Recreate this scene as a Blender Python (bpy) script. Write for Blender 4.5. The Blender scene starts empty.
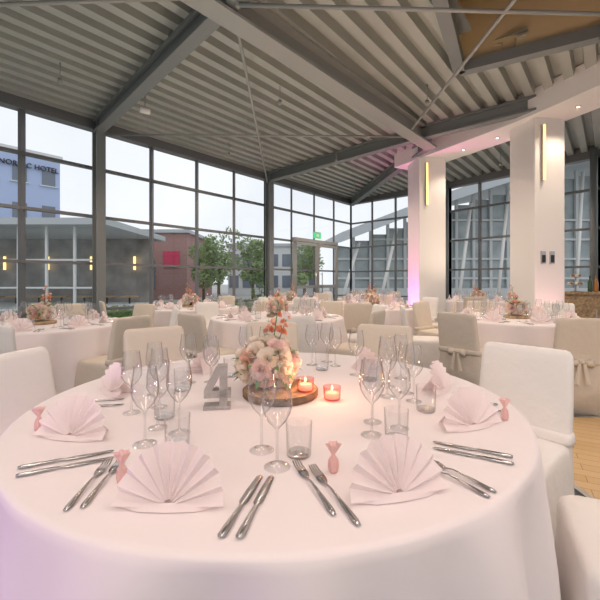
import bpy, math, random
from mathutils import Vector, Matrix, noise
random.seed(7)
scene = bpy.context.scene
try:
    scene.view_settings.view_transform = 'Standard'
    scene.view_settings.look = 'None'
except Exception: pass
pi = math.pi

# ---------------------------------------------------------------- materials
def new_mat(name):
    m = bpy.data.materials.new(name); m.use_nodes = True
    nt = m.node_tree
    return m, nt, nt.nodes['Principled BSDF']
def mat(name, col, rough=0.6, metal=0.0, var=0.0, vscale=8, bump=0.0, bscale=60, emit=None, estr=0, sheen=0, trans=0, bdist=.01, thin=0):
    m, nt, b = new_mat(name)
    b.inputs['Base Color'].default_value = (*col, 1)
    b.inputs['Roughness'].default_value = rough
    b.inputs['Metallic'].default_value = metal
    tc = nt.nodes.new('ShaderNodeTexCoord')
    if var > 0:
        n = nt.nodes.new('ShaderNodeTexNoise'); n.inputs['Scale'].default_value = vscale
        n.inputs['Detail'].default_value = 4
        r = nt.nodes.new('ShaderNodeValToRGB')
        r.color_ramp.elements[0].position = .3; r.color_ramp.elements[1].position = .7
        r.color_ramp.elements[0].color = (*[max(0, c*(1-var)) for c in col], 1)
        r.color_ramp.elements[1].color = (*[min(1, c*(1+var)) for c in col], 1)
        nt.links.new(tc.outputs['Object'], n.inputs['Vector'])
        nt.links.new(n.outputs['Fac'], r.inputs['Fac'])
        nt.links.new(r.outputs['Color'], b.inputs['Base Color'])
    if bump > 0:
        n = nt.nodes.new('ShaderNodeTexNoise'); n.inputs['Scale'].default_value = bscale
        n.inputs['Detail'].default_value = 3
        bp = nt.nodes.new('ShaderNodeBump'); bp.inputs['Strength'].default_value = bump
        bp.inputs['Distance'].default_value = bdist
        nt.links.new(tc.outputs['Object'], n.inputs['Vector'])
        nt.links.new(n.outputs['Fac'], bp.inputs['Height'])
        nt.links.new(bp.outputs['Normal'], b.inputs['Normal'])
    if emit:
        b.inputs['Emission Color'].default_value = (*emit, 1)
        b.inputs['Emission Strength'].default_value = estr
    if trans: b.inputs['Transmission Weight'].default_value = trans
    if sheen: b.inputs['Sheen Weight'].default_value = sheen
    if thin:   # thin fabric / petals let light through
        out = nt.nodes['Material Output']; tr = nt.nodes.new('ShaderNodeBsdfTranslucent'); tr.inputs['Color'].default_value=(*col,1)
        mx = nt.nodes.new('ShaderNodeMixShader'); mx.inputs[0].default_value=thin
        nt.links.new(b.outputs[0], mx.inputs[1]); nt.links.new(tr.outputs[0], mx.inputs[2]); nt.links.new(mx.outputs[0], out.inputs['Surface'])
    return m
def glass_mat(name, tint, edge=.5, rough=0.02, base=0.03, power=3.0, col=(1,1,1), rim=None):
    # thin clear glass: transparent, denser and more reflective towards grazing angles
    m = bpy.data.materials.new(name); m.use_nodes = True
    nt = m.node_tree; nt.nodes.clear()
    o = nt.nodes.new('ShaderNodeOutputMaterial')
    mx = nt.nodes.new('ShaderNodeMixShader')
    t = nt.nodes.new('ShaderNodeBsdfTransparent'); t.inputs['Color'].default_value = (*tint, 1)
    g = nt.nodes.new('ShaderNodeBsdfGlossy'); g.inputs['Roughness'].default_value = rough
    g.inputs['Color'].default_value=(*col,1)
    f = nt.nodes.new('ShaderNodeLayerWeight'); f.inputs['Blend'].default_value = .5
    pw = nt.nodes.new('ShaderNodeMath'); pw.operation='POWER'; pw.inputs[1].default_value=power
    ml = nt.nodes.new('ShaderNodeMath'); ml.operation='MULTIPLY_ADD'; ml.inputs[1].default_value=edge; ml.inputs[2].default_value=base; ml.use_clamp=True
    nt.links.new(f.outputs['Facing'], pw.inputs[0]); nt.links.new(pw.outputs[0], ml.inputs[0]); nt.links.new(ml.outputs[0], mx.inputs[0])
    if rim:
        rr = nt.nodes.new('ShaderNodeValToRGB'); rr.color_ramp.elements[0].position=.45; rr.color_ramp.elements[0].color=(*tint,1)
        rr.color_ramp.elements[1].position=.97; rr.color_ramp.elements[1].color=(*rim,1)
        nt.links.new(f.outputs['Facing'], rr.inputs[0]); nt.links.new(rr.outputs[0], t.inputs['Color'])
    nt.links.new(t.outputs[0], mx.inputs[1]); nt.links.new(g.outputs[0], mx.inputs[2])
    nt.links.new(mx.outputs[0], o.inputs['Surface'])
    return m

M_cloth = mat('tablecloth_linen', (.85,.775,.765), .75, bump=.45, bscale=5, sheen=.2, bdist=.016)
M_napkin = mat('napkin_linen', (.93,.82,.805), .8, bump=.1, bscale=90, thin=.22)
M_white = mat('white_cover', (.84,.81,.77), .85, bump=.6, bscale=9, bdist=.015)
M_beige = mat('beige_cover', (.70,.62,.52), .85, bump=.6, bscale=9, bdist=.015)
M_steel = mat('cutlery_steel', (.55,.54,.53), .2, 1.0)
M_glass = glass_mat('drinking_glass', (.94,.94,.94), .6, .04, .08, 2.5, rim=(.34,.33,.32))
M_pane = glass_mat('window_glass', (.97,.985,.985), .35, .01, .015, 4)
M_frame = mat('window_frame_grey', (.20,.205,.21), .45, .3)
M_beam = mat('beam_grey', (.22,.235,.23), .5, .1)
M_rod = mat('brace_grey', (.36,.36,.34), .5, .1)
M_deck = mat('steel_deck', (.42,.43,.39), .5, .15, var=.08, vscale=1.2)
M_plaster = mat('white_plaster', (.88,.85,.81), .8, bump=.05)
M_wall = mat('wall_paint', (.80,.75,.68), .8)
M_carpet = mat('carpet_grey', (.12,.125,.14), .95, var=.25, vscale=60, bump=.3, bscale=200)
M_black = mat('black_plastic', (.03,.03,.035), .5)
M_wood = mat('rustic_wood', (.45,.30,.17), .7, var=.4, vscale=25, bump=.3)
M_bark = mat('bark', (.20,.13,.08), .9, var=.3, vscale=30, bump=.6)
M_four = mat('grey_wood_number', (.40,.37,.35), .7, var=.15, vscale=40)
M_pinkrib = mat('pink_tulle', (.93,.66,.63), .6, thin=.4)
M_led = mat('led_warm', (1,.7,.3), .5, emit=(1,.66,.22), estr=2.0)
M_spot = mat('spot_lens', (1,.9,.7), .5, emit=(1,.85,.6), estr=5)
M_flame = mat('candle_glow', (1,.6,.4), .5, emit=(1,.45,.2), estr=6)
M_wax = mat('candle_wax', (.95,.6,.5), .5, emit=(1,.4,.25), estr=.8)
M_votive = glass_mat('votive_glass', (1,.66,.62), .5, .05, .08, 2, (1,.75,.7), rim=(.8,.35,.3))
M_vase = glass_mat('vase_glass', (.9,.93,.9), .5, .05, .08, 2, rim=(.5,.55,.5))
M_green = mat('leaf_green', (.15,.28,.10), .6, var=.4, vscale=20, thin=.2)
M_cream = mat('petal_cream', (.95,.86,.75), .6, var=.05, vscale=30, thin=.3)
M_peach = mat('petal_peach', (.93,.63,.50), .6, var=.1, vscale=30, thin=.3)
M_blush = mat('petal_blush', (.95,.74,.70), .6, var=.08, vscale=30, thin=.3)
M_orange = mat('petal_orange', (.9,.42,.25), .6, var=.2, vscale=30, thin=.3)
M_hotel = mat('hotel_blue', (.46,.55,.78), .8)
M_darkglass = mat('facade_dark_glass', (.18,.21,.26), .15)
M_arglass = mat('arena_glass', (.42,.47,.48), .2, var=.2, vscale=.8)
M_brick = mat('redbrown_facade', (.40,.23,.21), .8, var=.12)
M_pavback = mat('pavilion_interior', (.30,.28,.26), .8, var=.3, vscale=1)
M_red = mat('red_sign', (.65,.05,.12), .6)
M_roofgrey = mat('roof_grey', (.50,.53,.55), .6, .1)
M_lightgrey = mat('light_concrete', (.7,.71,.71), .8)
M_ground = mat('outdoor_paving', (.42,.42,.40), .9, var=.2, vscale=.4)
M_foliage = mat('tree_foliage', (.30,.38,.18), .8, var=.4, vscale=1.2, thin=.3)
M_skyl = mat('skylight_ochre', (.66,.52,.30), .7)
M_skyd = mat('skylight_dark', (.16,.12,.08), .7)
M_exit = mat('exit_green', (.05,.5,.2), .5, emit=(.1,.8,.3), estr=.5)
M_alu = mat('alu_trim', (.55,.54,.52), .35, .9)
M_pot = mat('plant_pot', (.2,.2,.2), .6)
M_bottle = mat('bottle_glass', (.06,.10,.05), .1)
M_amber = mat('bottle_amber', (.45,.2,.05), .15)

def parquet():
    m, nt, b = new_mat('parquet_oak')
    tc = nt.nodes.new('ShaderNodeTexCoord')
    br = nt.nodes.new('ShaderNodeTexBrick')
    br.inputs['Scale'].default_value = 1
    br.inputs['Brick Width'].default_value = .9; br.inputs['Row Height'].default_value = .09
    br.inputs['Mortar Size'].default_value = .002
    br.inputs['Color1'].default_value = (.55,.36,.17,1); br.inputs['Color2'].default_value = (.63,.43,.22,1)
    br.inputs['Mortar'].default_value = (.25,.14,.06,1)
    mp = nt.nodes.new('ShaderNodeMapping'); mp.inputs['Rotation'].default_value = (0,0,.5)
    nt.links.new(tc.outputs['Object'], mp.inputs[0]); nt.links.new(mp.outputs[0], br.inputs['Vector'])
    nt.links.new(br.outputs['Color'], b.inputs['Base Color']); b.inputs['Roughness'].default_value = .4
    return m
M_parquet = parquet()

# ---------------------------------------------------------------- mesh builder
class MB:
    def __init__(s): s.v=[]; s.f=[]; s.mi=[]; s.sm=[]; s.mats=[]
    def add(s, vs, fs, m, smooth=False, M=None):
        if m not in s.mats: s.mats.append(m)
        k = s.mats.index(m); o = len(s.v)
        for p in vs:
            p = Vector(p)
            s.v.append(M @ p if M is not None else p)
        for f in fs:
            s.f.append([i+o for i in f]); s.mi.append(k); s.sm.append(smooth)
    def box(s, c, size, m, M=None, rz=0):
        x,y,z = [a/2 for a in size]
        vs = [(-x,-y,-z),(x,-y,-z),(x,y,-z),(-x,y,-z),(-x,-y,z),(x,-y,z),(x,y,z),(-x,y,z)]
        T = Matrix.Translation(Vector(c)) @ Matrix.Rotation(rz,4,'Z')
        if M is not None: T = M @ T
        s.add(vs, [(0,3,2,1),(4,5,6,7),(0,1,5,4),(1,2,6,5),(2,3,7,6),(3,0,4,7)], m, False, T)
    def bar(s, p0, p1, w, h, m):
        p0=Vector(p0); p1=Vector(p1); d=(p1-p0); L=d.length; d.normalize()
        up=Vector((0,0,1))
        if abs(d.z)>.98: up=Vector((0,1,0))
        sx=d.cross(up).normalized(); uz=sx.cross(d).normalized()
        vs=[]
        for p in (p0,p1):
            for a,b in ((-1,-1),(1,-1),(1,1),(-1,1)):
                vs.append(p+sx*a*w/2+uz*b*h/2)
        s.add(vs,[(0,1,2,3),(7,6,5,4),(0,4,5,1),(1,5,6,2),(2,6,7,3),(3,7,4,0)],m)
    def tube(s, p0, p1, r, m, n=10, r1=None):
        if r1 is None: r1=r
        p0=Vector(p0); p1=Vector(p1); d=(p1-p0).normalized()
        a=Vector((0,0,1)) if abs(d.z)<.9 else Vector((1,0,0))
        x=d.cross(a).normalized(); y=d.cross(x)
        vs=[p0+(x*math.cos(2*pi*i/n)+y*math.sin(2*pi*i/n))*r for i in range(n)]
        vs+=[p1+(x*math.cos(2*pi*i/n)+y*math.sin(2*pi*i/n))*r1 for i in range(n)]
        fs=[(i,(i+1)%n,n+(i+1)%n,n+i) for i in range(n)]+[tuple(range(n))[::-1],tuple(range(n,2*n))]
        s.add(vs,fs,m,True)
    def lathe(s, prof, m, n=24, M=None, smooth=True):
        vs=[]; fs=[]
        for r,z in prof:
            for i in range(n):
                a=2*pi*i/n; vs.append((r*math.cos(a), r*math.sin(a), z))
        for j in range(len(prof)-1):
            for i in range(n):
                fs.append((j*n+i, j*n+(i+1)%n, (j+1)*n+(i+1)%n, (j+1)*n+i))
        s.add(vs,fs,m,smooth,M)
    def loft(s, rings, m, smooth=True, cap=True, M=None):
        n=len(rings[0]); vs=[p for r in rings for p in r]; fs=[]
        for j in range(len(rings)-1):
            for i in range(n):
                fs.append((j*n+i, j*n+(i+1)%n, (j+1)*n+(i+1)%n, (j+1)*n+i))
        if cap:
            fs.append(tuple(range(n))[::-1]); fs.append(tuple(range((len(rings)-1)*n, len(rings)*n)))
        s.add(vs,fs,m,smooth,M)
    def mesh(s,name):
        me=bpy.data.meshes.new(name)
        me.from_pydata([tuple(p) for p in s.v],[],s.f)
        for m in s.mats: me.materials.append(m)
        me.polygons.foreach_set('material_index', s.mi)
        me.polygons.foreach_set('use_smooth', s.sm)
        me.update(); return me
    def obj(s,name,loc=(0,0,0),rz=0):
        return inst(name, s.mesh(name), loc, rz)
def inst(name, me, loc=(0,0,0), rz=0, sc=1):
    o=bpy.data.objects.new(name, me); scene.collection.objects.link(o)
    o.location=loc; o.rotation_euler=(0,0,rz); o.scale=(sc,sc,sc); return o

# ---------------------------------------------------------------- room geometry
A=Vector((-4.65,5.815)); wd=Vector((.639,.7695)).normalized(); wn=Vector((wd.y,-wd.x))
def W(t): return A+wd*t
W0=W(-6.4); C=W(10.18); D=Vector((4.48,11.2)); E=Vector((6.69,8.37)); F=Vector((8.5,5)); G=Vector((9.5,0)); H=Vector((9.5,-3)); I=Vector((W0.x,-3))
poly=[W0,C,D,E,F,G,H,I]
CZ=4.16
def inside(p, pg):
    r=False; n=len(pg)
    for i in range(n):
        a=pg[i]; b=pg[(i+1)%n]
        if (a[1]>p[1])!=(b[1]>p[1]) and p[0]<(b[0]-a[0])*(p[1]-a[1])/(b[1]-a[1])+a[0]: r=not r
    return r
mb=MB(); n=len(poly)
mb.add([(p.x,p.y,0) for p in poly]+[(p.x,p.y,-.2) for p in poly],[tuple(range(n))[::-1],tuple(range(n,2*n))]+[(i,(i+1)%n,n+(i+1)%n,n+i) for i in range(n)],M_carpet)
mb.obj('floor')
mb=MB(); mb.add([(-80,-60,-.21),(90,-60,-.21),(90,120,-.21),(-80,120,-.21)],[(0,1,2,3)],M_ground); mb.obj('outdoor_ground')
mb=MB()
pq=[(1.68,-2.2),(4.2,-2.2),(4.2,3.42),(2.2,3.42),(1.66,2.5)]
k=len(pq)
mb.add([(x,y,0.001) for x,y in pq]+[(x,y,.012) for x,y in pq],[tuple(range(k,2*k))]+[(i,(i+1)%k,k+(i+1)%k,k+i) for i in range(k)],M_parquet)
for i in range(k):
    a=pq[i]; b=pq[(i+1)%k]; mb.bar((a[0],a[1],.009),(b[0],b[1],.009),.04,.016,M_alu)
mb.obj('parquet_dance_floor')

# ceiling corrugated
sky=[(1.2,3.4),(2.15,5.05),(3.5,4.3),(2.9,2.5)]
mb=MB()
prof=[(0,0),(.12,0),(.14,.12),(.24,.12),(.26,0)]
us=.2
U0,U1=-10,16
nu=int((U1-U0)/us)
for kk in range(-6,86):
    v0=kk*.26
    for j in range(4):
        a,za=prof[j]; b,zb=prof[j+1]
        run=None
        for i in range(nu+1):
            u=U0+i*us
            ok=False
            if i<nu:
                c=A+wd*(u+us/2)+wn*(v0+(a+b)/2)
                ok=inside(c,poly) and not inside(c,sky)
            if ok and run is None: run=u
            if not ok and run is not None:
                P=[A+wd*run+wn*(v0+a),A+wd*u+wn*(v0+a),A+wd*u+wn*(v0+b),A+wd*run+wn*(v0+b)]
                mb.add([(P[0].x,P[0].y,CZ+za),(P[1].x,P[1].y,CZ+za),(P[2].x,P[2].y,CZ+zb),(P[3].x,P[3].y,CZ+zb)],[(0,1,2,3)],M_deck)
                if j==0:
                    Q=[A+wd*run+wn*(v0),A+wd*u+wn*(v0),A+wd*u+wn*(v0+.26),A+wd*run+wn*(v0+.26)]
                    mb.add([(q.x,q.y,CZ+.18) for q in Q],[(0,1,2,3)],M_beam)
                run=None
mb.obj('ceiling')
mb=MB()
for i in range(4):
    a=sky[i]; b=sky[(i+1)%4]
    mb.bar((a[0],a[1],CZ+.4),(b[0],b[1],CZ+.4),.06,1.0,M_skyl)
    mb.bar((a[0],a[1],CZ-.06),(b[0],b[1],CZ-.06),.14,.14,M_beam)
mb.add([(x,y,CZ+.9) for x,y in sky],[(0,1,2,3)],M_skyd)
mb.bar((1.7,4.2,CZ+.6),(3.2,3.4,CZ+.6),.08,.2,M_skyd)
mb.obj('skylight_recess')

def wall(name,a,b,z0=0,z1=CZ+.2,m=M_wall,t=.15):
    mb=MB(); mb.bar((a.x,a.y,(z0+z1)/2),(b.x,b.y,(z0+z1)/2),t,z1-z0,m); mb.obj(name)
wall('wall_right',G,H); wall('wall_left',I,W0)
rows=[.06,.72,1.56,2.42,3.30,4.02]
def facade(name,a,b,nb,skip=None):
    mb=MB()
    for i in range(nb+1):
        p=a.lerp(b,i/nb)
        mb.bar((p.x,p.y,0),(p.x,p.y,CZ),.055,.10,M_frame)
    for z in rows:
        mb.bar((a.x,a.y,z),(b.x,b.y,z),.09,.05,M_frame)
    mb.bar((a.x,a.y,CZ),(b.x,b.y,CZ),.2,.34,M_frame)
    mb.add([(a.x,a.y,0),(b.x,b.y,0),(b.x,b.y,CZ),(a.x,a.y,CZ)],[(0,1,2,3)],M_pane)
    return mb.obj(name)
facade('window_1',W(-6.4),W(1.39),7); facade('window_2',W(1.39),W(5.78),4); facade('window_3',W(5.78),C,4)
facade('window_4',C,D,4); facade('window_5',D,E,4); facade('window_6',E,F,4); facade('window_7',F,G,5)
facade('rear_fill_window',H,I,14)  # unseen rear wall, glazed to add daylight from behind the camera
for t in (-3.0,1.39,5.78):
    p=W(t)+wn*.17; mb=MB(); hh=CZ-.02
    an=math.atan2(wd.y,wd.x)
    mb.box((0,.08,hh/2),(.16,.02,hh),M_beam); mb.box((0,-.08,hh/2),(.16,.02,hh),M_beam); mb.box((0,0,hh/2),(.02,.16,hh),M_beam)
    mb.box((0,0,.02),(.26,.22,.04),M_beam)
    mb.obj('steel_column',(p.x,p.y,0),an)
for p in (D+Vector((-.2,-.22)),E+Vector((-.25,-.15)),F+Vector((-.25,-.1))):
    mb=MB(); mb.tube((0,0,0),(0,0,CZ-.02),.07,M_beam,16); mb.tube((0,0,0),(0,0,.03),.13,M_beam,16); mb.obj('steel_post',(p.x,p.y,0))
# door
mb=MB()
for t in (6.88,7.98,9.08):
    p=W(t)+wn*.11; mb.bar((p.x,p.y,0),(p.x,p.y,2.45),.09,.09,M_rod)
for t0,t1 in ((6.93,7.93),(8.03,9.03)):
    for s_ in (t0,t1):
        p=W(s_)+wn*.13; mb.bar((p.x,p.y,.02),(p.x,p.y,2.38),.07,.05,M_rod)
    for z in (.1,1.05,2.36):
        a=W(t0)+wn*.13; b=W(t1)+wn*.13; mb.bar((a.x,a.y,z),(b.x,b.y,z),.05,.09,M_rod)
    a=W(t1-.12 if t0<7 else t0+.12)+wn*.2; mb.tube((a.x,a.y,.8),(a.x,a.y,1.5),.015,M_alu)
    for zz in (.85,1.45):
        q=a-wn*.07; mb.tube((q.x,q.y,zz),(a.x,a.y,zz),.01,M_alu)
a=W(6.85)+wn*.11; b=W(9.1)+wn*.11; mb.bar((a.x,a.y,2.47),(b.x,b.y,2.47),.1,.1,M_rod)
mb.obj('door_1')
mb=MB(); p=W(7.95)+wn*.14
mb.box((0,0,0),(.36,.05,.17),M_exit); mb.box((0,0,.1),(.38,.06,.02),M_alu); mb.box((-.0,-.028,0),(.12,.004,.08),M_plaster)
mb.obj('exit_sign',(p.x,p.y,2.66),math.atan2(wd.y,wd.x))

def ibeam(name,a,b,ztop,h,w,m=M_beam):
    mb=MB()
    mb.bar((a[0],a[1],ztop-h/2),(b[0],b[1],ztop-h/2),.03,h,m)
    mb.bar((a[0],a[1],ztop-.02),(b[0],b[1],ztop-.02),w,.035,m)
    mb.bar((a[0],a[1],ztop-h+.015),(b[0],b[1],ztop-h+.015),w,.035,m)
    mb.obj(name)
j1=(-.75,3.72); j2=(2.3,7.1)
ibeam('main_ceiling_beam',(-5.3,-1.36),(2.6,7.45),CZ,.3,.24,M_rod)
c1=W(1.39)+wn*.1; c2=W(5.78)+wn*.1; c0=W(-3.0)+wn*.1
ibeam('cross_ceiling_beam',(c1.x,c1.y),j1,CZ,.24,.16)
ibeam('cross_ceiling_beam',(c2.x,c2.y),j2,CZ,.24,.16)
ibeam('cross_ceiling_beam',(c0.x,c0.y),(-3.75,.38),CZ,.24,.16)
ibeam('cross_ceiling_beam',j1,(1.2,1.9),CZ,.24,.16)
ibeam('cross_ceiling_beam',(C.x,C.y-.2),(2.6,7.6),CZ,.24,.16)
ibeam('cross_ceiling_beam',j2,(4.1,5.6),CZ,.24,.16)
mb=MB()
for a,b in (((-.65,3.8),(c2.x,c2.y)),((-.6,3.6),(3.9,3.75)),((2.04,2.6),(1.95,6.8)),((-5.2,3.7),(-.85,3.5)),((c1.x,c1.y),(1.9,6.9))):
    mb.tube((a[0],a[1],CZ-.26),(b[0],b[1],CZ-.26),.02,M_rod,8)
    for q in (a,b): mb.tube((q[0],q[1],CZ-.28),(q[0],q[1],CZ),.02,M_rod,8)
mb.obj('ceiling_brace_rods')

def cr(pts,n=8):
    out=[]; P=[Vector(p) for p in pts]; P=[P[0]*2-P[1]]+P+[P[-1]*2-P[-2]]
    for i in range(1,len(P)-2):
        for k in range(n):
            t=k/n; a,b,c,d=P[i-1],P[i],P[i+1],P[i+2]
            out.append(.5*((2*b)+(c-a)*t+(2*a-5*b+4*c-d)*t*t+(3*b-a-3*c+d)*t**3))
    out.append(P[-2]); return out
path=cr([(2.5,8.85),(2.82,8.26),(3.4,7.2),(3.9,6.25),(4.3,5.2),(4.62,4),(4.75,2.5),(4.75,0),(4.75,-2.85)])
BZ=3.86
rings=[]
for i,p in enumerate(path):
    d=(path[min(i+1,len(path)-1)]-path[max(i-1,0)]).normalized(); s_=Vector((d.y,-d.x))
    w=.36
    rings.append([Vector((p.x+s_.x*a,p.y+s_.y*a,z)) for a,z in ((-w,BZ),(w,BZ),(w,CZ+.1),(-w,CZ+.1))])
mb=MB(); mb.loft(rings,M_plaster,False)
mb.obj('curved_white_bulkhead')
def light(name,typ,loc,power,col,rot=None,**kw):
    l=bpy.data.lights.new(name,typ); l.energy=power; l.color=col
    for k_,v_ in kw.items(): setattr(l,k_,v_)
    o=bpy.data.objects.new(name,l); scene.collection.objects.link(o); o.location=loc
    if rot: o.rotation_euler=rot
    return o
warm=(1,.80,.64)
mb=MB()
for i in range(4,len(path)-4,5):
    p=path[i]
    if min((p-Vector((2.82,8.26))).length,(p-Vector((3.9,6.25))).length)<.5: continue
    mb.tube((p.x,p.y,BZ-.012),(p.x,p.y,BZ-.001),.035,M_alu,16); mb.tube((p.x,p.y,BZ-.015),(p.x,p.y,BZ-.010),.022,M_spot,16)
    light('bulkhead_downlight','SPOT',(p.x,p.y,BZ-.03),45,warm,(0,0,0),spot_size=2.2,spot_blend=.6,shadow_soft_size=.03)
mb.obj('recessed_spotlights')

def bigcol(loc,w,rz,led=-.08,plates=False,ll=.9):
    mb=MB()
    rr=[]
    for z in (0,BZ):
        r=[]
        for cx,cy in ((1,1),(-1,1),(-1,-1),(1,-1)):
            for k_ in range(4):
                a=math.atan2(cy,cx)-pi/4+k_/3*pi/2
                r.append(Vector((cx*(w/2-.02)+.02*math.cos(a),cy*(w/2-.02)+.02*math.sin(a),z)))
        rr.append(r)
    mb.loft(rr,M_plaster,False)
    mb.box((0,0,.05),(w+.03,w+.03,.1),M_alu)
    mb.box((led,-w/2-.02,BZ-.12-ll/2),(.045,.04,ll),M_alu); mb.box((led,-w/2-.045,BZ-.12-ll/2),(.03,.02,ll-.02),M_led)
    if plates:
        for x in (-.13,.03): 
            mb.box((x,-w/2-.01,1.62),(.08,.02,.2),M_alu); mb.box((x,-w/2-.022,1.6),(.06,.01,.12),M_black)
    return mb.obj('white_column',loc,rz)
bigcol((2.78,8.26,0),.6,.12,-.14); bigcol((3.97,6.30,0),.56,.16,-.14,True)

# ---------------------------------------------------------------- furniture
def tablecloth(R,nth,seed,zt=.77):
    random.seed(seed); ph=[random.uniform(0,6.28) for _ in range(5)]
    def fold(th):
        return (math.sin(13*th+ph[0]+.8*math.sin(3*th+ph[3]))*.5+math.sin(22*th+ph[1]+math.sin(5*th))*.3+math.sin(7*th+ph[2])*.3)
    prof=[(.02,0,0),(R*.4,0,0),(R*.8,0,0),(R-.02,0,0),(R-.006,-.003,.02),(R,-.01,.06),(R+.004,-.03,.2),(R+.008,-.08,.6),(R+.02,-.18,1.05),(R+.035,-.32,1.35),(R+.05,-.5,1.55),(R+.06,-.66,1.65),(R+.065,-.762,1.7)]
    vs=[];fs=[]
    for r,z,a in prof:
        for i in range(nth):
            th=2*pi*i/nth; rr=r+.036*a*fold(th)
            vs.append((rr*math.cos(th),rr*math.sin(th),zt+z))
    for j in range(len(prof)-1):
        for i in range(nth): fs.append((j*nth+i,j*nth+(i+1)%nth,(j+1)*nth+(i+1)%nth,(j+1)*nth+i))
    fs.append(tuple(range(nth)))
    mb=MB(); mb.add(vs,fs,M_cloth,True)
    mb.tube((0,0,zt-.04),(0,0,zt-.012),R-.03,M_wood,48); mb.tube((0,0,0.02),(0,0,zt-.04),.05,M_frame,16); mb.tube((0,0,0),(0,0,.03),.3,M_frame,24)
    return mb.mesh('round_banquet_table')
HT=(-.1,1.608)
inst('round_banquet_table',tablecloth(.95,360,3),(HT[0],HT[1],0))
TBL=tablecloth(.88,120,5)

def rrect(w,d,r,cy=0,z=0,wob=0,nn=4):
    out=[]
    for cx,c2 in ((1,1),(-1,1),(-1,-1),(1,-1)):
        for k_ in range(nn):
            a=math.atan2(c2,cx)-pi/4+k_/(nn-1)*pi/2
            out.append(Vector((cx*(w/2-r)+r*math.cos(a),cy+c2*(d/2-r)+r*math.sin(a),z)))
    res=[]
    n=len(out)
    for i in range(n):
        a=out[i]; b=out[(i+1)%n]; res.append(a)
        if (b-a).length>.1:
            for q in range(1,7): res.append(a.lerp(b,q/7))
    if wob:
        for i,p in enumerate(res):
            dd=Vector((p.x,p.y-cy,0)); 
            if dd.length>0: p+=dd.normalized()*wob*math.sin(i*1.7+.5*math.sin(i))
    return res
def chair_mesh(m,name):
    mb=MB()
    mb.loft([rrect(.49,.50,.03,0,.005,.014),rrect(.475,.48,.03,0,.15,.010),rrect(.455,.46,.03,0,.35,.005),rrect(.44,.45,.035,0,.44),rrect(.435,.44,.04,0,.468),rrect(.41,.41,.05,0,.483),rrect(.3,.3,.05,0,.488)],m)
    rg=[]
    for z,w,t in ((.005,.47,.07),(.3,.45,.07),(.46,.44,.075),(.6,.44,.065),(.75,.435,.055),(.85,.43,.05),(.885,.42,.046),(.905,.395,.036),(.912,.36,.02)):
        cy=-.225-(max(0,z-.45)*.16)
        rg.append(rrect(w,t,min(.024,t*.45),cy,z,.004 if z<.4 else .001))
    mb.loft(rg,m)
    # self-coloured tie across the back with a knotted bow
    mb.loft([rrect(.455,.088,.03,-.228,.478),rrect(.462,.094,.03,-.229,.495),rrect(.46,.092,.03,-.231,.515),rrect(.45,.084,.03,-.233,.53)],m)
    y0=-.285
    mb.lathe([(.001,-.02),(.018,-.014),(.024,0),(.018,.014),(.001,.02)],m,10,Matrix.Translation((0,y0,.505)))
    for s_ in (-1,1):
        lp=[]
        for t,w_,h_ in ((0,.008,.012),(.35,.018,.034),(.75,.02,.042),(1,.006,.03)):
            c=Vector((s_*(.015+.085*t),y0-.005,.505-.012*t)); lp.append([c+Vector((0,w_,0)),c+Vector((0,0,h_)),c+Vector((0,-w_,0)),c+Vector((0,0,-h_))])
        mb.loft(lp,m)
        mb.add([(s_*.005,y0-.006,.50),(s_*.03,y0-.01,.50),(s_*.075,y0-.012,.30),(s_*.03,y0-.016,.29),(s_*.052,y0-.02,.31)],[(0,1,2,4,3)],m,False)
    return mb.mesh(name)
CH_W=chair_mesh(M_white,'dining_chair_white'); CH_B=chair_mesh(M_beige,'dining_chair_beige')
placed=[]
def chair(x,y,fx,fy,me):
    rz=math.atan2(fy,fx)-pi/2
    placed.append((x,y)); return inst('dining_chair',me,(x,y,0),rz)
def chair_at(cx,cy,r,deg,me,twist=0):
    a=math.radians(deg); x=cx+r*math.cos(a); y=cy+r*math.sin(a)
    b=a+math.radians(twist)
    return chair(x,y,-math.cos(b),-math.sin(b),me)

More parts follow.
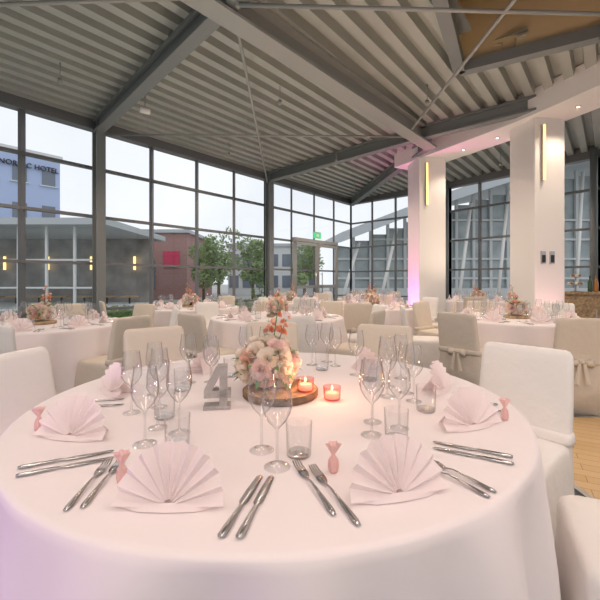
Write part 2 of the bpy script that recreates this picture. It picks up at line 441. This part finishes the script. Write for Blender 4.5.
def wine(mb,x,y,z0,h=.23,R=.037,n=24):
    s=h/.23
    pr=[(R*.95,0.001),(R*.5,.004),(.006,.010),(.0036,.02),(.0032,.06),(.0036,.095),(.009,.103),(.024,.118),(.036,.14),(R*1.08,.158),(R*1.07,.18),(R*.95,.205),(R*.86,.23)]
    mb.lathe([(r,zz*s) for r,zz in pr],M_glass,n,Matrix.Translation((x,y,z0)))
    mb.lathe([(R*.86,.2295*s),(R*.86+.0008,.2303*s),(R*.86-.0006,.231*s)],M_glass,n,Matrix.Translation((x,y,z0)))
def tumbler(mb,x,y,z0,n=24,h=.095):
    mb.lathe([(.001,.001),(.031,0.001),(.034,.004),(.037,h)],M_glass,n,Matrix.Translation((x,y,z0)))
    mb.lathe([(.031,.012),(.001,.012)],M_glass,n,Matrix.Translation((x,y,z0)))
def fan(mb,x,y,z0,ang,R=.118,n=10,ribbon=False):
    vs=[];fs=[]
    k_=2*n
    T=Matrix.Translation((x,y,z0))@Matrix.Rotation(ang,4,'Z')
    for i in range(k_+1):
        a=math.radians(2+176*i/k_); zz=1 if i%2 else -1
        for r,dp in ((.012,.002),(R*.45,.006),(R*.8,.009),(R*(.985 if i%2 else 1.02),.010)):
            px=r*math.cos(a); pz=r*math.sin(a)*1.02+.005
            vs.append((px, pz*.36+dp*zz, pz))
    for i in range(k_):
        for j in range(3):
            fs.append((i*4+j,(i+1)*4+j,(i+1)*4+j+1,i*4+j+1))
    mb.add(vs,fs,M_napkin,False,T)
    mb.add([(-.08,.08,.001),(.08,.08,.001),(.05,.032,.075),(-.05,.032,.075),(0,.012,.004)],[(0,1,2,3),(0,3,4),(1,4,2)],M_napkin,False,T)
    mb.add([(-.118,.008,.002),(-.06,-.012,.001),(.06,-.012,.001),(.118,.008,.002),(.06,.002,.010),(-.06,.002,.010),(0,-.016,.002),(0,.002,.012)],[(0,1,5),(1,6,7,5),(6,2,4,7),(2,3,4)],M_napkin,True,T)
def knife(mb,p,q,z,big=True):
    p=Vector((*p,z));q=Vector((*q,z)); d=(q-p); L=d.length; d.normalize(); s_=Vector((-d.y,d.x,0))
    stations=[(0,.001,.001),(.03,.008,.0012),(.3,.011,.0012),(.5,.0105,.0015),(.54,.005,.0025),(.6,.006,.0035),(.85,.009,.004),(.97,.0095,.004),(1,.006,.0025)]
    rings=[]
    for t,w,h in stations:
        c=p+d*(L*t); rings.append([c+s_*w+Vector((0,0,h*.3)),c+Vector((0,0,h*1.6)),c-s_*w+Vector((0,0,h*.3)),c-Vector((0,0,h*.2))])
    mb.loft(rings,M_steel,True)
def fork(mb,p,q,z):
    p=Vector((*p,z));q=Vector((*q,z)); d=(q-p); L=d.length; d.normalize(); s_=Vector((-d.y,d.x,0))
    stations=[(.2,.0115,.0015,.006),(.25,.0125,.0015,.004),(.31,.009,.0018,.003),(.36,.0035,.0025,.004),(.45,.003,.0025,.008),(.7,.0055,.003,.006),(.93,.0085,.003,.002),(1,.005,.002,.001)]
    rings=[]
    for t,w,h,lift in stations:
        c=p+d*(L*t)+Vector((0,0,lift)); rings.append([c+s_*w,c+Vector((0,0,h)),c-s_*w,c-Vector((0,0,h*.3))])
    mb.loft(rings,M_steel,True)
    for k_ in range(4):
        o=(k_-1.5)*.0065
        a=p+d*(L*.21)+s_*o+Vector((0,0,.0065)); b=p+d*(L*.1)+s_*o+Vector((0,0,.004)); c=p+s_*o*.9+Vector((0,0,.009))
        mb.bar(a,b,.003,.002,M_steel); mb.bar(b,c,.0028,.0018,M_steel)
def sachet(mb,x,y,z0,M_=None):
    # small tied tulle favour: slim pouch, gathered neck and a ruffled flare
    pr=[(.001,0),(.011,.002),(.013,.015),(.010,.032),(.004,.043),(.004,.046),(.010,.058),(.017,.072)]
    T=Matrix.Translation((x,y,z0))
    vs=[];fs=[];n=24
    for r,z in pr:
        for i in range(n):
            a=2*pi*i/n; rr=r*(1+(.28 if z>.03 else .08)*math.cos(6*a)); vs.append((rr*math.cos(a),rr*math.sin(a),z))
    for j in range(len(pr)-1):
        for i in range(n): fs.append((j*n+i,j*n+(i+1)%n,(j+1)*n+(i+1)%n,(j+1)*n+i))
    mb.add(vs,fs,M_pinkrib,True,T)

def rose(mb,c,R,m,up=Vector((0,0,1)),layers=4,seed=0):
    rnd=random.Random(seed)
    q=Vector((0,0,1)).rotation_difference(up).to_matrix().to_4x4()
    T=Matrix.Translation(c)@q
    for L in range(layers):
        f=(L+1)/layers; npet=3+L; h=R*(1.15-.35*f); rb=R*(.15+.6*f)
        for k_ in range(npet):
            b=2*pi*k_/npet+L*.7+rnd.uniform(-.2,.2); hw=pi/npet*1.25
            vs=[];fs=[]
            for j in range(4):
                t=j/3
                for i in range(5):
                    s_=(i-2)/2
                    wid=hw*(.5+.5*math.sin(t*pi*.6))*(1-.25*(t>.9)*abs(s_))
                    a=b+s_*wid
                    rad=rb*(.35+.65*math.sin(t*pi/2))+ (R*.28*f*max(0,t-.6)/.4)
                    zz=h*t-(.12*R*f if t>.9 else 0)-abs(s_)*R*.08*t - R*.35*f
                    vs.append((rad*math.cos(a),rad*math.sin(a),zz))
            for j in range(3):
                for i in range(4): fs.append((j*5+i,j*5+i+1,(j+1)*5+i+1,(j+1)*5+i))
            mb.add(vs,fs,m,True,T)
def leaf(mb,c,d,L,w,m=M_green):
    d=Vector(d).normalized(); s_=d.cross(Vector((0,0,1)))
    if s_.length<.1: s_=Vector((1,0,0))
    s_.normalize(); c=Vector(c); dn=Vector((0,0,-1))
    vs=[c,c+d*L*.35+s_*w/2,c+d*L*.4+dn*L*-.03,c+d*L*.35-s_*w/2,c+d*L*.75+s_*w*.35+dn*L*.08,c+d*L*.78+dn*L*.05,c+d*L*.75-s_*w*.35+dn*L*.08,c+d*L+dn*L*.2]
    mb.add(vs,[(0,2,1),(0,3,2),(1,2,5,4),(2,3,6,5),(4,5,7),(5,6,7)],m,True)
def bouquet_mesh(name,tall=True,seed=1,rad=.138):
    rnd=random.Random(seed); mb=MB()
    mb.lathe([(.001,0),(.05,0),(.062,.03),(.058,.06),(.05,.075)],M_vase,20)
    mb.tube((0,0,.005),(0,0,.09),.03,M_green,8)
    ms=[M_cream,M_blush,M_cream,M_cream,M_peach,M_cream,M_blush]
    c0=Vector((0,0,.095)); k_=0
    for el,n_,off in ((80,1,0),(52,5,.3),(24,8,0),(-2,9,.5),(-26,8,0)):
        for i in range(n_):
            a=2*pi*i/n_+off+rnd.uniform(-.15,.15); e=math.radians(el+rnd.uniform(-6,6))
            d=Vector((math.cos(a)*math.cos(e),math.sin(a)*math.cos(e),math.sin(e)))
            rose(mb,c0+Vector((d.x*rad*.8,d.y*rad*.8,d.z*rad*.62)),rnd.uniform(.031,.043)*1.2,ms[(k_*5+i)%7],d,5,k_); k_+=1
    for i in range(30):
        a=rnd.uniform(0,6.28); e=rnd.uniform(-.6,.7)
        d=Vector((math.cos(a)*math.cos(e),math.sin(a)*math.cos(e),math.sin(e)))
        leaf(mb,c0+d*.095,d,rnd.uniform(.05,.08),.026)
    if tall:
        for sx,sy,hh in ((.03,.0,.36),(.055,.02,.28),(.0,.03,.25)):
            pts=[Vector((sx*.2,sy*.2,.1)),Vector((sx,sy,.2)),Vector((sx*1.3+.012,sy*1.4,hh))]
            pts=[Vector(pts[0]).lerp(pts[1],t/4) for t in range(4)]+[Vector(pts[1]).lerp(pts[2],t/5) for t in range(6)]
            for a,b in zip(pts,pts[1:]): mb.tube(a,b,.0025,M_green,6)
            for i,p in enumerate(pts[5:]):
                s_=-1 if i%2 else 1
                d=Vector((s_*.7+rnd.uniform(-.3,.3),rnd.uniform(-.8,.2),.6)).normalized()
                rose(mb,p+d*.014,.019-.0018*i,M_orange if rnd.random()<.4 else M_peach,d,3,i*3+s_)
            leaf(mb,pts[3],(sx+.01,sy,.05),.06,.02); leaf(mb,pts[4],(-sx-.01,-sy-.02,.04),.05,.02)
    return mb.mesh(name)
BQ=bouquet_mesh('flower_arrangement',True,1)
BQ2=bouquet_mesh('flower_arrangement_small',True,5,.115)

Z=.7715
naps=[(-.282,.80,.22),(.225,.84,-.15),(-.71,1.15,.75),(.575,1.235,-.7),(.64,1.66,-.7),(-.53,2.03,.3),(-.83,1.62,.8),(.39,2.05,-.3)]
for i,(x,y,tw) in enumerate(naps):
    mb=MB(); ang=math.atan2(y-HT[1],x-HT[0])+pi/2+tw
    fan(mb,0,0,0,0); mb.obj('folded_fan_napkin',(x,y,Z),ang)
for x,y in ((-.43,.905),(.085,.955),(-.85,1.22),(.715,1.31)):
    mb=MB(); sachet(mb,0,0,0); mb.obj('pink_tulle_favor',(x,y,Z))
gl=[(-.06,.979,.235),(-.11,1.075,.233),(-.385,1.195,.23),(-.461,1.115,.23),(-.62,1.38,.225),(-.54,1.44,.225),(.226,1.179,.235),(.327,1.235,.225),(.366,1.57,.235),(.458,1.51,.225),(-.53,1.78,.23),(-.43,1.80,.22),(.07,2.16,.23),(.2,2.13,.22),(.29,1.93,.23),(-.2,2.15,.22),(.40,1.72,.23),(-.62,1.6,.22),(-.30,2.08,.23),(.50,1.86,.22),(-.47,1.24,.22),(.25,1.29,.22),(-.40,1.70,.22),(.46,1.62,.22),(.16,2.24,.23)]
for x,y,h in gl:
    mb=MB(); wine(mb,0,0,0,h,.037 if h>.228 else .033,32); mb.obj('wine_glass',(x,y,Z))
for x,y in ((-.003,1.045),(-.36,1.10),(.294,1.145),(.47,1.40),(-.48,1.33),(-.35,1.90),(.12,2.04),(.34,1.82),(-.52,1.66)):
    mb=MB(); tumbler(mb,0,0,0,32); mb.obj('water_tumbler',(x,y,Z))
def put_knife(p,q):
    mb=MB(); knife(mb,p,q,Z+.002); mb.obj('table_knife')
def put_fork(p,q):
    mb=MB(); fork(mb,p,q,Z+.001); mb.obj('dinner_fork')
put_knife((-.098,.935),(-.150,.708)); put_knife((-.070,.932),(-.115,.705))
put_fork((-.011,.995),(.071,.775)); put_fork((.031,.972),(.117,.742))
put_knife((-.53,1.07),(-.73,.97)); put_knife((-.51,1.03),(-.705,.93))
put_fork((-.51,1.0),(-.495,.79)); put_fork((-.48,1.015),(-.465,.80))
put_knife((.40,1.13),(.585,1.03)); put_knife((.385,1.09),(.565,.99))
put_fork((.335,1.02),(.45,.86)); put_fork((.315,.995),(.425,.84))
put_knife((-.72,1.535),(-.92,1.50)); put_knife((-.69,1.47),(-.89,1.43))
put_knife((.59,1.50),(.77,1.46)); put_fork((.57,1.44),(.75,1.39))
mb=MB()
pr=[(.001,0),(.155,0),(.16,.004),(.16,.026),(.155,.03)]
mb.lathe(pr,M_bark,40); mb.lathe([(.155,.03),(.1,.0302),(.001,.0305)],M_wood,40)
mb.obj('wooden_slice_tray',(-.083,1.60,Z))
inst('flower_arrangement',BQ,(-.145,1.65,Z+.031),0,1.0)
def votive(x,y,z):
    mb=MB()
    mb.lathe([(.001,.001),(.03,.001),(.034,.006),(.036,.055)],M_votive,24)
    mb.tube((0,0,.008),(0,0,.03),.028,M_wax,20); mb.tube((0,0,.03),(0,0,.036),.001,M_black,6)
    mb.lathe([(.0005,.034),(.0045,.041),(.004,.048),(.0005,.058)],M_flame,10)
    mb.obj('votive_candle',(x,y,z))
    light('candle_light','POINT',(x,y,z+.075),.6,(1,.5,.25),shadow_soft_size=.01)
votive(.131,1.533,Z); votive(.022,1.545,Z+.031)
mb=MB(); t=.022; qx=.80
def prism(pts):
    k_=len(pts); mb.add([(x*qx,-t,z*.93) for x,z in pts]+[(x*qx,t,z*.93) for x,z in pts],[tuple(range(k_)),tuple(range(k_,2*k_))[::-1]]+[(i,k_+i,k_+(i+1)%k_,(i+1)%k_) for i in range(k_)],M_four)
prism([(.012,0),(.048,0),(.048,.175),(.012,.175)])
prism([(-.06,.045),(.065,.045),(.065,.075),(-.06,.075)])
prism([(-.06,.075),(-.022,.075),(.013,.135),(.013,.175),(.003,.175)])
mb.box((0,0,.006),(.10,.06,.012),M_four)
mb.obj('table_number_four',(-.318,1.44,Z),.15)

chair(.97,1.79,-.75,-.66,CH_W)
chair(1.06,1.10,-.9,.42,CH_W)
chair(-1.10,1.72,.93,-.2,CH_W)
chair_at(HT[0],HT[1],1.2,59,CH_B,4); chair_at(HT[0],HT[1],1.2,95,CH_B,0); chair_at(HT[0],HT[1],1.2,131,CH_B,-4)
tabs=[(-2.9,4.2,20),(-.3,5.05,10),(2.8,4.85,37),(-2.0,6.85,30),(-.2,8.85,12),(1.35,7.0,25),(1.9,10.2,5),(4.3,9.1,18)]
def settings_mesh():
    mb=MB()
    for k_ in range(8):
        a=2*pi*k_/8; c,s_=math.cos(a),math.sin(a)
        def P(r,o): return (r*c-o*s_, r*s_+o*c)
        x,y=P(.66,0); fan(mb,x,y,0,a+pi/2,.115,7)
        x,y=P(.47,-.08); wine(mb,x,y,0,.23,.037,12)
        x,y=P(.5,-.17); wine(mb,x,y,0,.21,.033,12)
        x,y=P(.42,.02); tumbler(mb,x,y,0,12)
        for o in (-.15,-.18): knife(mb,P(.6,o),P(.8,o),.003)
        for o in (.15,.18): fork(mb,P(.6,o),P(.8,o),.002)
    mb.tube((0,0,0),(0,0,.03),.15,M_wood,24)
    return mb.mesh('place_settings')
ST=settings_mesh()
placed.append((-1.02,9.53)); placed.append((5.9,7.5)); placed.append((5.5,7.9))
for n_,(x,y,off) in enumerate(tabs):
    inst('round_banquet_table',TBL,(x,y,0),off*.1)
    inst('place_settings',ST,(x,y,Z),math.radians(off))
    inst('flower_arrangement',BQ if n_%2 else BQ2,(x,y,Z+.031),n_*1.3,1.05)
for n_,(x,y,off) in enumerate(tabs):
    for k_ in range(8):
        a=math.radians(off+45*k_); r=1.14
        cx=x+r*math.cos(a); cy=y+r*math.sin(a)
        bad=False
        for (qx,qy) in placed:
            if math.hypot(cx-qx,cy-qy)<.55: bad=True
        for m_,(tx,ty,_) in enumerate(tabs+[(HT[0],HT[1],0)]):
            if m_!=n_ and math.hypot(cx-tx,cy-ty)<1.12: bad=True
        for (qx,qy) in ((2.80,8.26),(3.95,6.3)):
            if math.hypot(cx-qx,cy-qy)<.7: bad=True
        if not inside(Vector((cx,cy)),poly): bad=True
        if (Vector((cx,cy))-A).dot(wn)<.55: bad=True
        if bad: continue
        chair_at(x,y,r,off+45*k_,CH_B if (n_*3+k_)%3 else CH_W,random.uniform(-4,4))

mb=MB(); rnd=random.Random(4)
mb.lathe([(.001,0),(.13,0),(.15,.38),(.135,.38),(.13,.33),(.001,.33)],M_pot,24)
for i in range(9):
    a=rnd.uniform(0,6.28); top=Vector((math.cos(a)*.12,math.sin(a)*.12,rnd.uniform(.7,1.2)))
    mb.tube((0,0,.3),top,.008,M_green,6)
    for j in range(16):
        p=Vector((0,0,.3)).lerp(top,rnd.uniform(.4,1)); b=rnd.uniform(0,6.28)
        leaf(mb,p,(math.cos(b),math.sin(b),rnd.uniform(-.2,.6)),rnd.uniform(.1,.17),.06)
mb.obj('potted_plant',(-1.06,9.57,0))
mb=MB(); mb.tube((0,0,-.02),(0,0,.26),.012,M_rod,8); mb.tube((-.07,0,-.04),(.07,0,-.04),.045,M_plaster,16); mb.tube((.07,0,-.04),(.072,0,-.04),.035,M_black,16)
mb.obj('ceiling_spotlight',(-2.38,5.76,CZ-.26),.6)
# drinks sideboard near the right-hand glazing
mb=MB()
mb.box((0,0,.5),(1.5,.5,.96),M_wood); mb.box((0,0,1.0),(1.6,.58,.05),M_wood); mb.box((0,0,.03),(1.4,.44,.06),M_black)
for x in (-.5,0,.5):
    mb.box((x,-.255,.5),(.44,.02,.8),M_wood); mb.box((x+.16,-.275,.6),(.02,.02,.14),M_alu)
mb.obj('drinks_sideboard',(5.75,7.6,0),-.5)
def bottle(x,y,m):
    mb=MB(); mb.lathe([(.001,0),(.036,.0),(.038,.01),(.038,.19),(.03,.22),(.014,.245),(.013,.3),(.015,.302),(.015,.315),(.001,.316)],m,16); mb.obj('wine_bottle',(x,y,1.026))
ca,sa=math.cos(-.5),math.sin(-.5)
for i,o_ in enumerate((-.62,-.5,-.38,.1,.2)): bottle(5.75+o_*ca,7.6+o_*sa,M_bottle if i%2 else M_amber)
mb=MB(); mb.lathe([(.001,0),(.09,0),(.09,.01),(.015,.02),(.012,.12),(.15,.13),(.15,.14),(.012,.145),(.01,.28),(.10,.29),(.10,.30),(.008,.305),(.006,.38),(.02,.40),(.001,.42)],M_alu,24)
for r_,z_,n_ in ((.12,.145,9),(.07,.305,6)):
    for i in range(n_):
        a=2*pi*i/n_; mb.lathe([(.02,0),(.026,.02),(.022,.035),(.001,.045)],M_amber if i%2 else M_cream,10,Matrix.Translation((r_*math.cos(a),r_*math.sin(a),z_)))
mb.obj('tiered_cake_stand',(5.75-.13*ca,7.6-.13*sa,1.026))

# ---------------------------------------------------------------- outside
fd=Vector((.639,.77)).normalized(); fn=Vector((fd.y,-fd.x))
def block(name,end,L,depth,h,m,floors,winw=1.1):
    mb=MB(); mid=end-fd*(L/2)-fn*(depth/2); an=math.atan2(fd.y,fd.x)
    mb.box((0,0,h/2),(L,depth,h),m); mb.box((0,0,h+.15),(L+.3,depth+.3,.3),M_lightgrey)
    fh=h/floors
    x=-L/2+.9
    while x<L/2-.5:
        for k_ in range(floors):
            z=fh*(k_+.42)
            mb.box((x,-depth/2-.02,z),(winw*.8,.1,fh*.42),M_darkglass); mb.box((x,-depth/2-.05,z-fh*.23),(winw+.1,.2,.08),M_lightgrey)
        x+=winw*1.7
    y=-depth/2+1
    while y<depth/2-.5:
        for k_ in range(floors):
            mb.box((L/2+.02,y,fh*(k_+.42)),(.1,winw,fh*.42),M_darkglass)
        y+=winw*1.9
    return mb.obj(name,(mid.x,mid.y,-.2),an)
block('hotel_building',Vector((-19.2,30)),26,12,11.0,M_hotel,4)
cu=bpy.data.curves.new('hotel_sign','FONT'); cu.body='NORDIC HOTEL'; cu.size=.52; cu.extrude=.06; cu.align_x='RIGHT'
o=bpy.data.objects.new('hotel_rooftop_sign',cu); scene.collection.objects.link(o)
q=Vector((-19.2,30))-fd*.15+fn*.15; o.location=(q.x,q.y,9.7); o.rotation_euler=(pi/2,0,math.atan2(fd.y,fd.x)); cu.materials.append(M_black)
def pavilion(name,x0,x1,y,h,m):
    mb=MB(); w=x1-x0; cx=(x0+x1)/2
    mb.box((cx,y+3,h+.1),(w+1,7.5,.3),M_roofgrey); mb.box((cx,y+5.5,h/2),(w,.2,h),m); mb.box((cx,y+3,.05),(w,6,.1),M_lightgrey)
    n_=max(2,int(w/1.3))
    for i in range(n_+1):
        xx=x0+w*i/n_; mb.box((xx,y,h/2),(.1,.1,h),M_lightgrey)
        if i<n_ and i%2==0: mb.box((xx+.5,y+5.2,h*.62),(.1,.1,.8),M_led)
        if i<n_:
            mb.box((xx+.65,y+4.2,.5),(.8,.6,.08),M_wood); mb.box((xx+.65,y+4.2,.25),(.08,.08,.5),M_black)
    for z in (1.1,2.4): mb.box((cx,y,z),(w,.08,.08),M_lightgrey)
    mb.box((cx,y+.05,h*.5),(w,.02,h),M_pane)
    mb.obj(name,(0,0,-.2))
pavilion('glazed_pavilion',-21,-9.2,17.5,4.0,M_pavback)
mb=MB(); mb.box((0,0,2.5),(7.5,8,5.0),M_brick); mb.box((0,0,5.1),(7.9,8.4,.25),M_roofgrey); mb.box((2.6,-4.05,3),(1.2,.1,1.2),M_red)
for x in (-2.6,-.9,.8): mb.box((x,-4.03,1.8),(1.2,.08,2.2),M_darkglass)
mb.obj('brick_shop_building',(-12.2,32,-.2))
mb=MB(); mb.box((0,0,2.4),(9,6,4.8),M_lightgrey); mb.box((0,0,4.9),(9.4,6.4,.3),M_roofgrey)
for i in range(7):
    for z in (1.3,3.4): mb.box((-3.9+i*1.3,-3.03,z),(.9,.08,1.2),M_darkglass)
mb.obj('office_building',(-2.6,40,-.2))
mb=MB(); pts=[]; N=24
for i in range(N+1):
    t=i/N; x=3+t*34; z=4.2+6.5*math.sin(t*pi*.62); pts.append((x,z))
rings=[[Vector((x,27-2*math.sin(i/N*pi),z)),Vector((x,27-2*math.sin(i/N*pi),z+.7)),Vector((x,48,z+2.2)),Vector((x,48,z+1.5))] for i,(x,z) in enumerate(pts)]
mb.loft(rings,M_roofgrey,False)
for i in range(0,N+1):
    x,z=pts[i]; mb.box((x,31,z/2+.2),(.22,.22,z+.6),M_lightgrey)
    if i<N:
        x2=pts[i+1][0]; mb.box(((x+x2)/2,31.2,z/2),(x2-x,.05,z),M_arglass)
for z in (1.6,3.2,4.8,6.4):
    xs=[p[0] for p in pts if p[1]>z]
    if xs: mb.box(((xs[0]+xs[-1])/2,31,z),(xs[-1]-xs[0],.3,.16),M_lightgrey)
mb.box((20,34,.4),(34,8,.8),M_lightgrey)
for i in range(0,N,2):
    x,z=pts[i]; mb.tube((x,27.2,-.1),(x+1.5,28.5,z+.1),.12,M_plaster,10)
mb.obj('arena_building',(0,0,-.2))
def tree(x,y,h,r,seed):
    rnd=random.Random(seed); mb=MB()
    mb.tube((0,0,0),(0,0,h*.6),.12,M_bark,8,.06)
    for i in range(6):
        a=rnd.uniform(0,6.28); mb.tube((0,0,h*rnd.uniform(.3,.5)),(math.cos(a)*r*.6,math.sin(a)*r*.6,h*rnd.uniform(.6,.85)),.04,M_bark,6,.015)
    cl=[(Vector((rnd.gauss(0,r*.4),rnd.gauss(0,r*.4),h*rnd.uniform(.35,.9))),r*rnd.uniform(.35,.6)) for _ in range(12)]
    vs=[];fs=[]
    for c,cr_ in cl:
        for _ in range(170):
            d=Vector((rnd.gauss(0,1),rnd.gauss(0,1),rnd.gauss(0,1))).normalized()*cr_*rnd.uniform(.6,1.05); p=c+d
            a=Vector((rnd.gauss(0,1),rnd.gauss(0,1),rnd.gauss(0,1))).normalized(); b=a.orthogonal().normalized(); s_=.11
            k_=len(vs); vs+=[p+a*s_,p+b*s_*.6,p-a*s_,p-b*s_*.6]; fs.append((k_,k_+1,k_+2,k_+3))
    mb.add(vs,fs,M_foliage); mb.obj('street_tree',(x,y,-.2))
for i,(x,y,h,r) in enumerate(((-5.2,24,4.6,1.4),(-3.2,25.5,4.2,1.2),(-6.8,26.5,3.8,1.1),(.3,25,4.0,1.1))):
    tree(x,y,h,r,i+10)
mb=MB(); rnd=random.Random(2); vs=[];fs=[]
for _ in range(7000):
    t=rnd.uniform(-4,11); o_=rnd.uniform(-.35,.35); z=rnd.uniform(0,.75); p=W(t)-wn*(3.2+o_); p=Vector((p.x,p.y,z))
    a=Vector((rnd.gauss(0,1),rnd.gauss(0,1),rnd.gauss(0,1))).normalized(); b=a.orthogonal().normalized(); k_=len(vs)
    vs+=[p+a*.06,p+b*.035,p-a*.06,p-b*.035]; fs.append((k_,k_+1,k_+2,k_+3))
mb.add(vs,fs,M_foliage); a=W(-4)-wn*3.2; b=W(11)-wn*3.2; mb.bar((a.x,a.y,.3),(b.x,b.y,.3),.5,.6,M_green); mb.obj('box_hedge',(0,0,-.2))

# ---------------------------------------------------------------- light
w=bpy.data.worlds.new('overcast'); scene.world=w; w.use_nodes=True
nt=w.node_tree
bg=nt.nodes['Background']; bg.inputs[1].default_value=1.7
tc=nt.nodes.new('ShaderNodeTexCoord'); ns=nt.nodes.new('ShaderNodeTexNoise'); ns.inputs['Scale'].default_value=2.5; ns.inputs['Detail'].default_value=4
rp=nt.nodes.new('ShaderNodeValToRGB'); rp.color_ramp.elements[0].position=.3; rp.color_ramp.elements[0].color=(.51,.535,.58,1); rp.color_ramp.elements[1].position=.65; rp.color_ramp.elements[1].color=(.61,.62,.635,1)
nt.links.new(tc.outputs['Generated'],ns.inputs['Vector']); nt.links.new(ns.outputs['Fac'],rp.inputs['Fac']); nt.links.new(rp.outputs['Color'],bg.inputs[0])
def aim(o,tgt):
    o.rotation_euler=(Vector(tgt)-o.location).to_track_quat('-Z','Y').to_euler()
for x,y,p in ((-2.2,1.4,44),(1.8,1.2,44),(-.2,-1.2,44)):  # added area lamps above the frame that brighten the foreground
    light('overhead_fill_light','AREA',(x,y,3.9),p,(1,.81,.73),(0,0,0),size=1.3)
for x in (-2.2,0.0,2.2):  # added spots behind the camera, frontal fill for table and napkins
    mb=MB(); mb.tube((0,0,0),(0,0,.25),.012,M_rod,8); mb.tube((0,-.08,-.05),(0,.08,0),.05,M_black,16); mb.obj('fill_spot_housing',(x,-2.55,CZ-.25))
    aim(light('fill_spot_light','SPOT',(x,-2.4,3.8),58,(1,.80,.74),spot_size=1.3,spot_blend=.9,shadow_soft_size=.25),(x*.3,2.2,.8))
for x,y,p in ((-3.2,5.0,105),(-.3,5.6,105),(-1.5,7.9,105),(.8,8.3,105),(1.6,11.0,105),(4.6,8.6,105),(1.9,5.6,105)):  # added lamps and cans that brighten the far part of the room
    light('room_fill_downlight','SPOT',(x,y,3.85),p,warm,(0,0,0),spot_size=2.5,spot_blend=.7,shadow_soft_size=.08)
    mb=MB(); mb.tube((0,0,.0),(0,0,.06),.03,M_rod,16); mb.tube((0,0,.06),(0,0,.3),.008,M_rod,8); mb.obj('fill_downlight_can',(x,y,3.88))
def uplight(x,y,tgt,p,col,sz):
    mb=MB(); mb.tube((0,0,0),(0,0,.1),.07,M_black,16); mb.obj('floor_uplight',(x,y,0))
    aim(light('pink_uplight','SPOT',(x,y,.14),p,col,spot_size=sz,spot_blend=.9,shadow_soft_size=.04),tgt)
uplight(2.2,8.1,(2.48,8.22,1.5),230,(1,.10,.55),1.1)
uplight(2.45,7.72,(2.62,7.97,1.5),210,(1,.10,.55),1.0)
uplight(4.0,5.72,(4.0,6.02,1.6),50,(1,.5,.5),1.0)
aim(light('pink_uplight','SPOT',(-2.6,.2,.3),60,(.8,.35,1),spot_size=1.6,spot_blend=.8,shadow_soft_size=.1),(-.6,1.0,.5))
for x,y,p,c_ in ((1.3,3.9,58,(1,.74,.55)),(-1.4,3.4,38,(.97,1,.92)),(-1.2,6.0,38,(.97,1,.92)),(.5,10.4,30,(.95,1,.92)),(3.4,7.3,40,(1,.8,.62)),(-.2,-.6,50,(.97,1,.93)),(-4.4,3.0,38,(.92,1,.93)),(2.6,2.6,58,(1,.72,.5))):  # added spots without fixtures, only to brighten the ceiling
    aim(light('ceiling_fill_spot','SPOT',(x,y,1.0),p,c_,spot_size=2.7,spot_blend=.9,shadow_soft_size=.15),(x,y+.01,4))

# ---------------------------------------------------------------- camera
cam=bpy.data.cameras.new('camera'); co=bpy.data.objects.new('camera',cam); scene.collection.objects.link(co)
co.location=(0,0,1.26); co.rotation_euler=(pi/2,0,0); cam.sensor_width=36; cam.lens=22.5
cam.shift_y=-20/600; cam.clip_start=.05; cam.clip_end=300
scene.camera=co
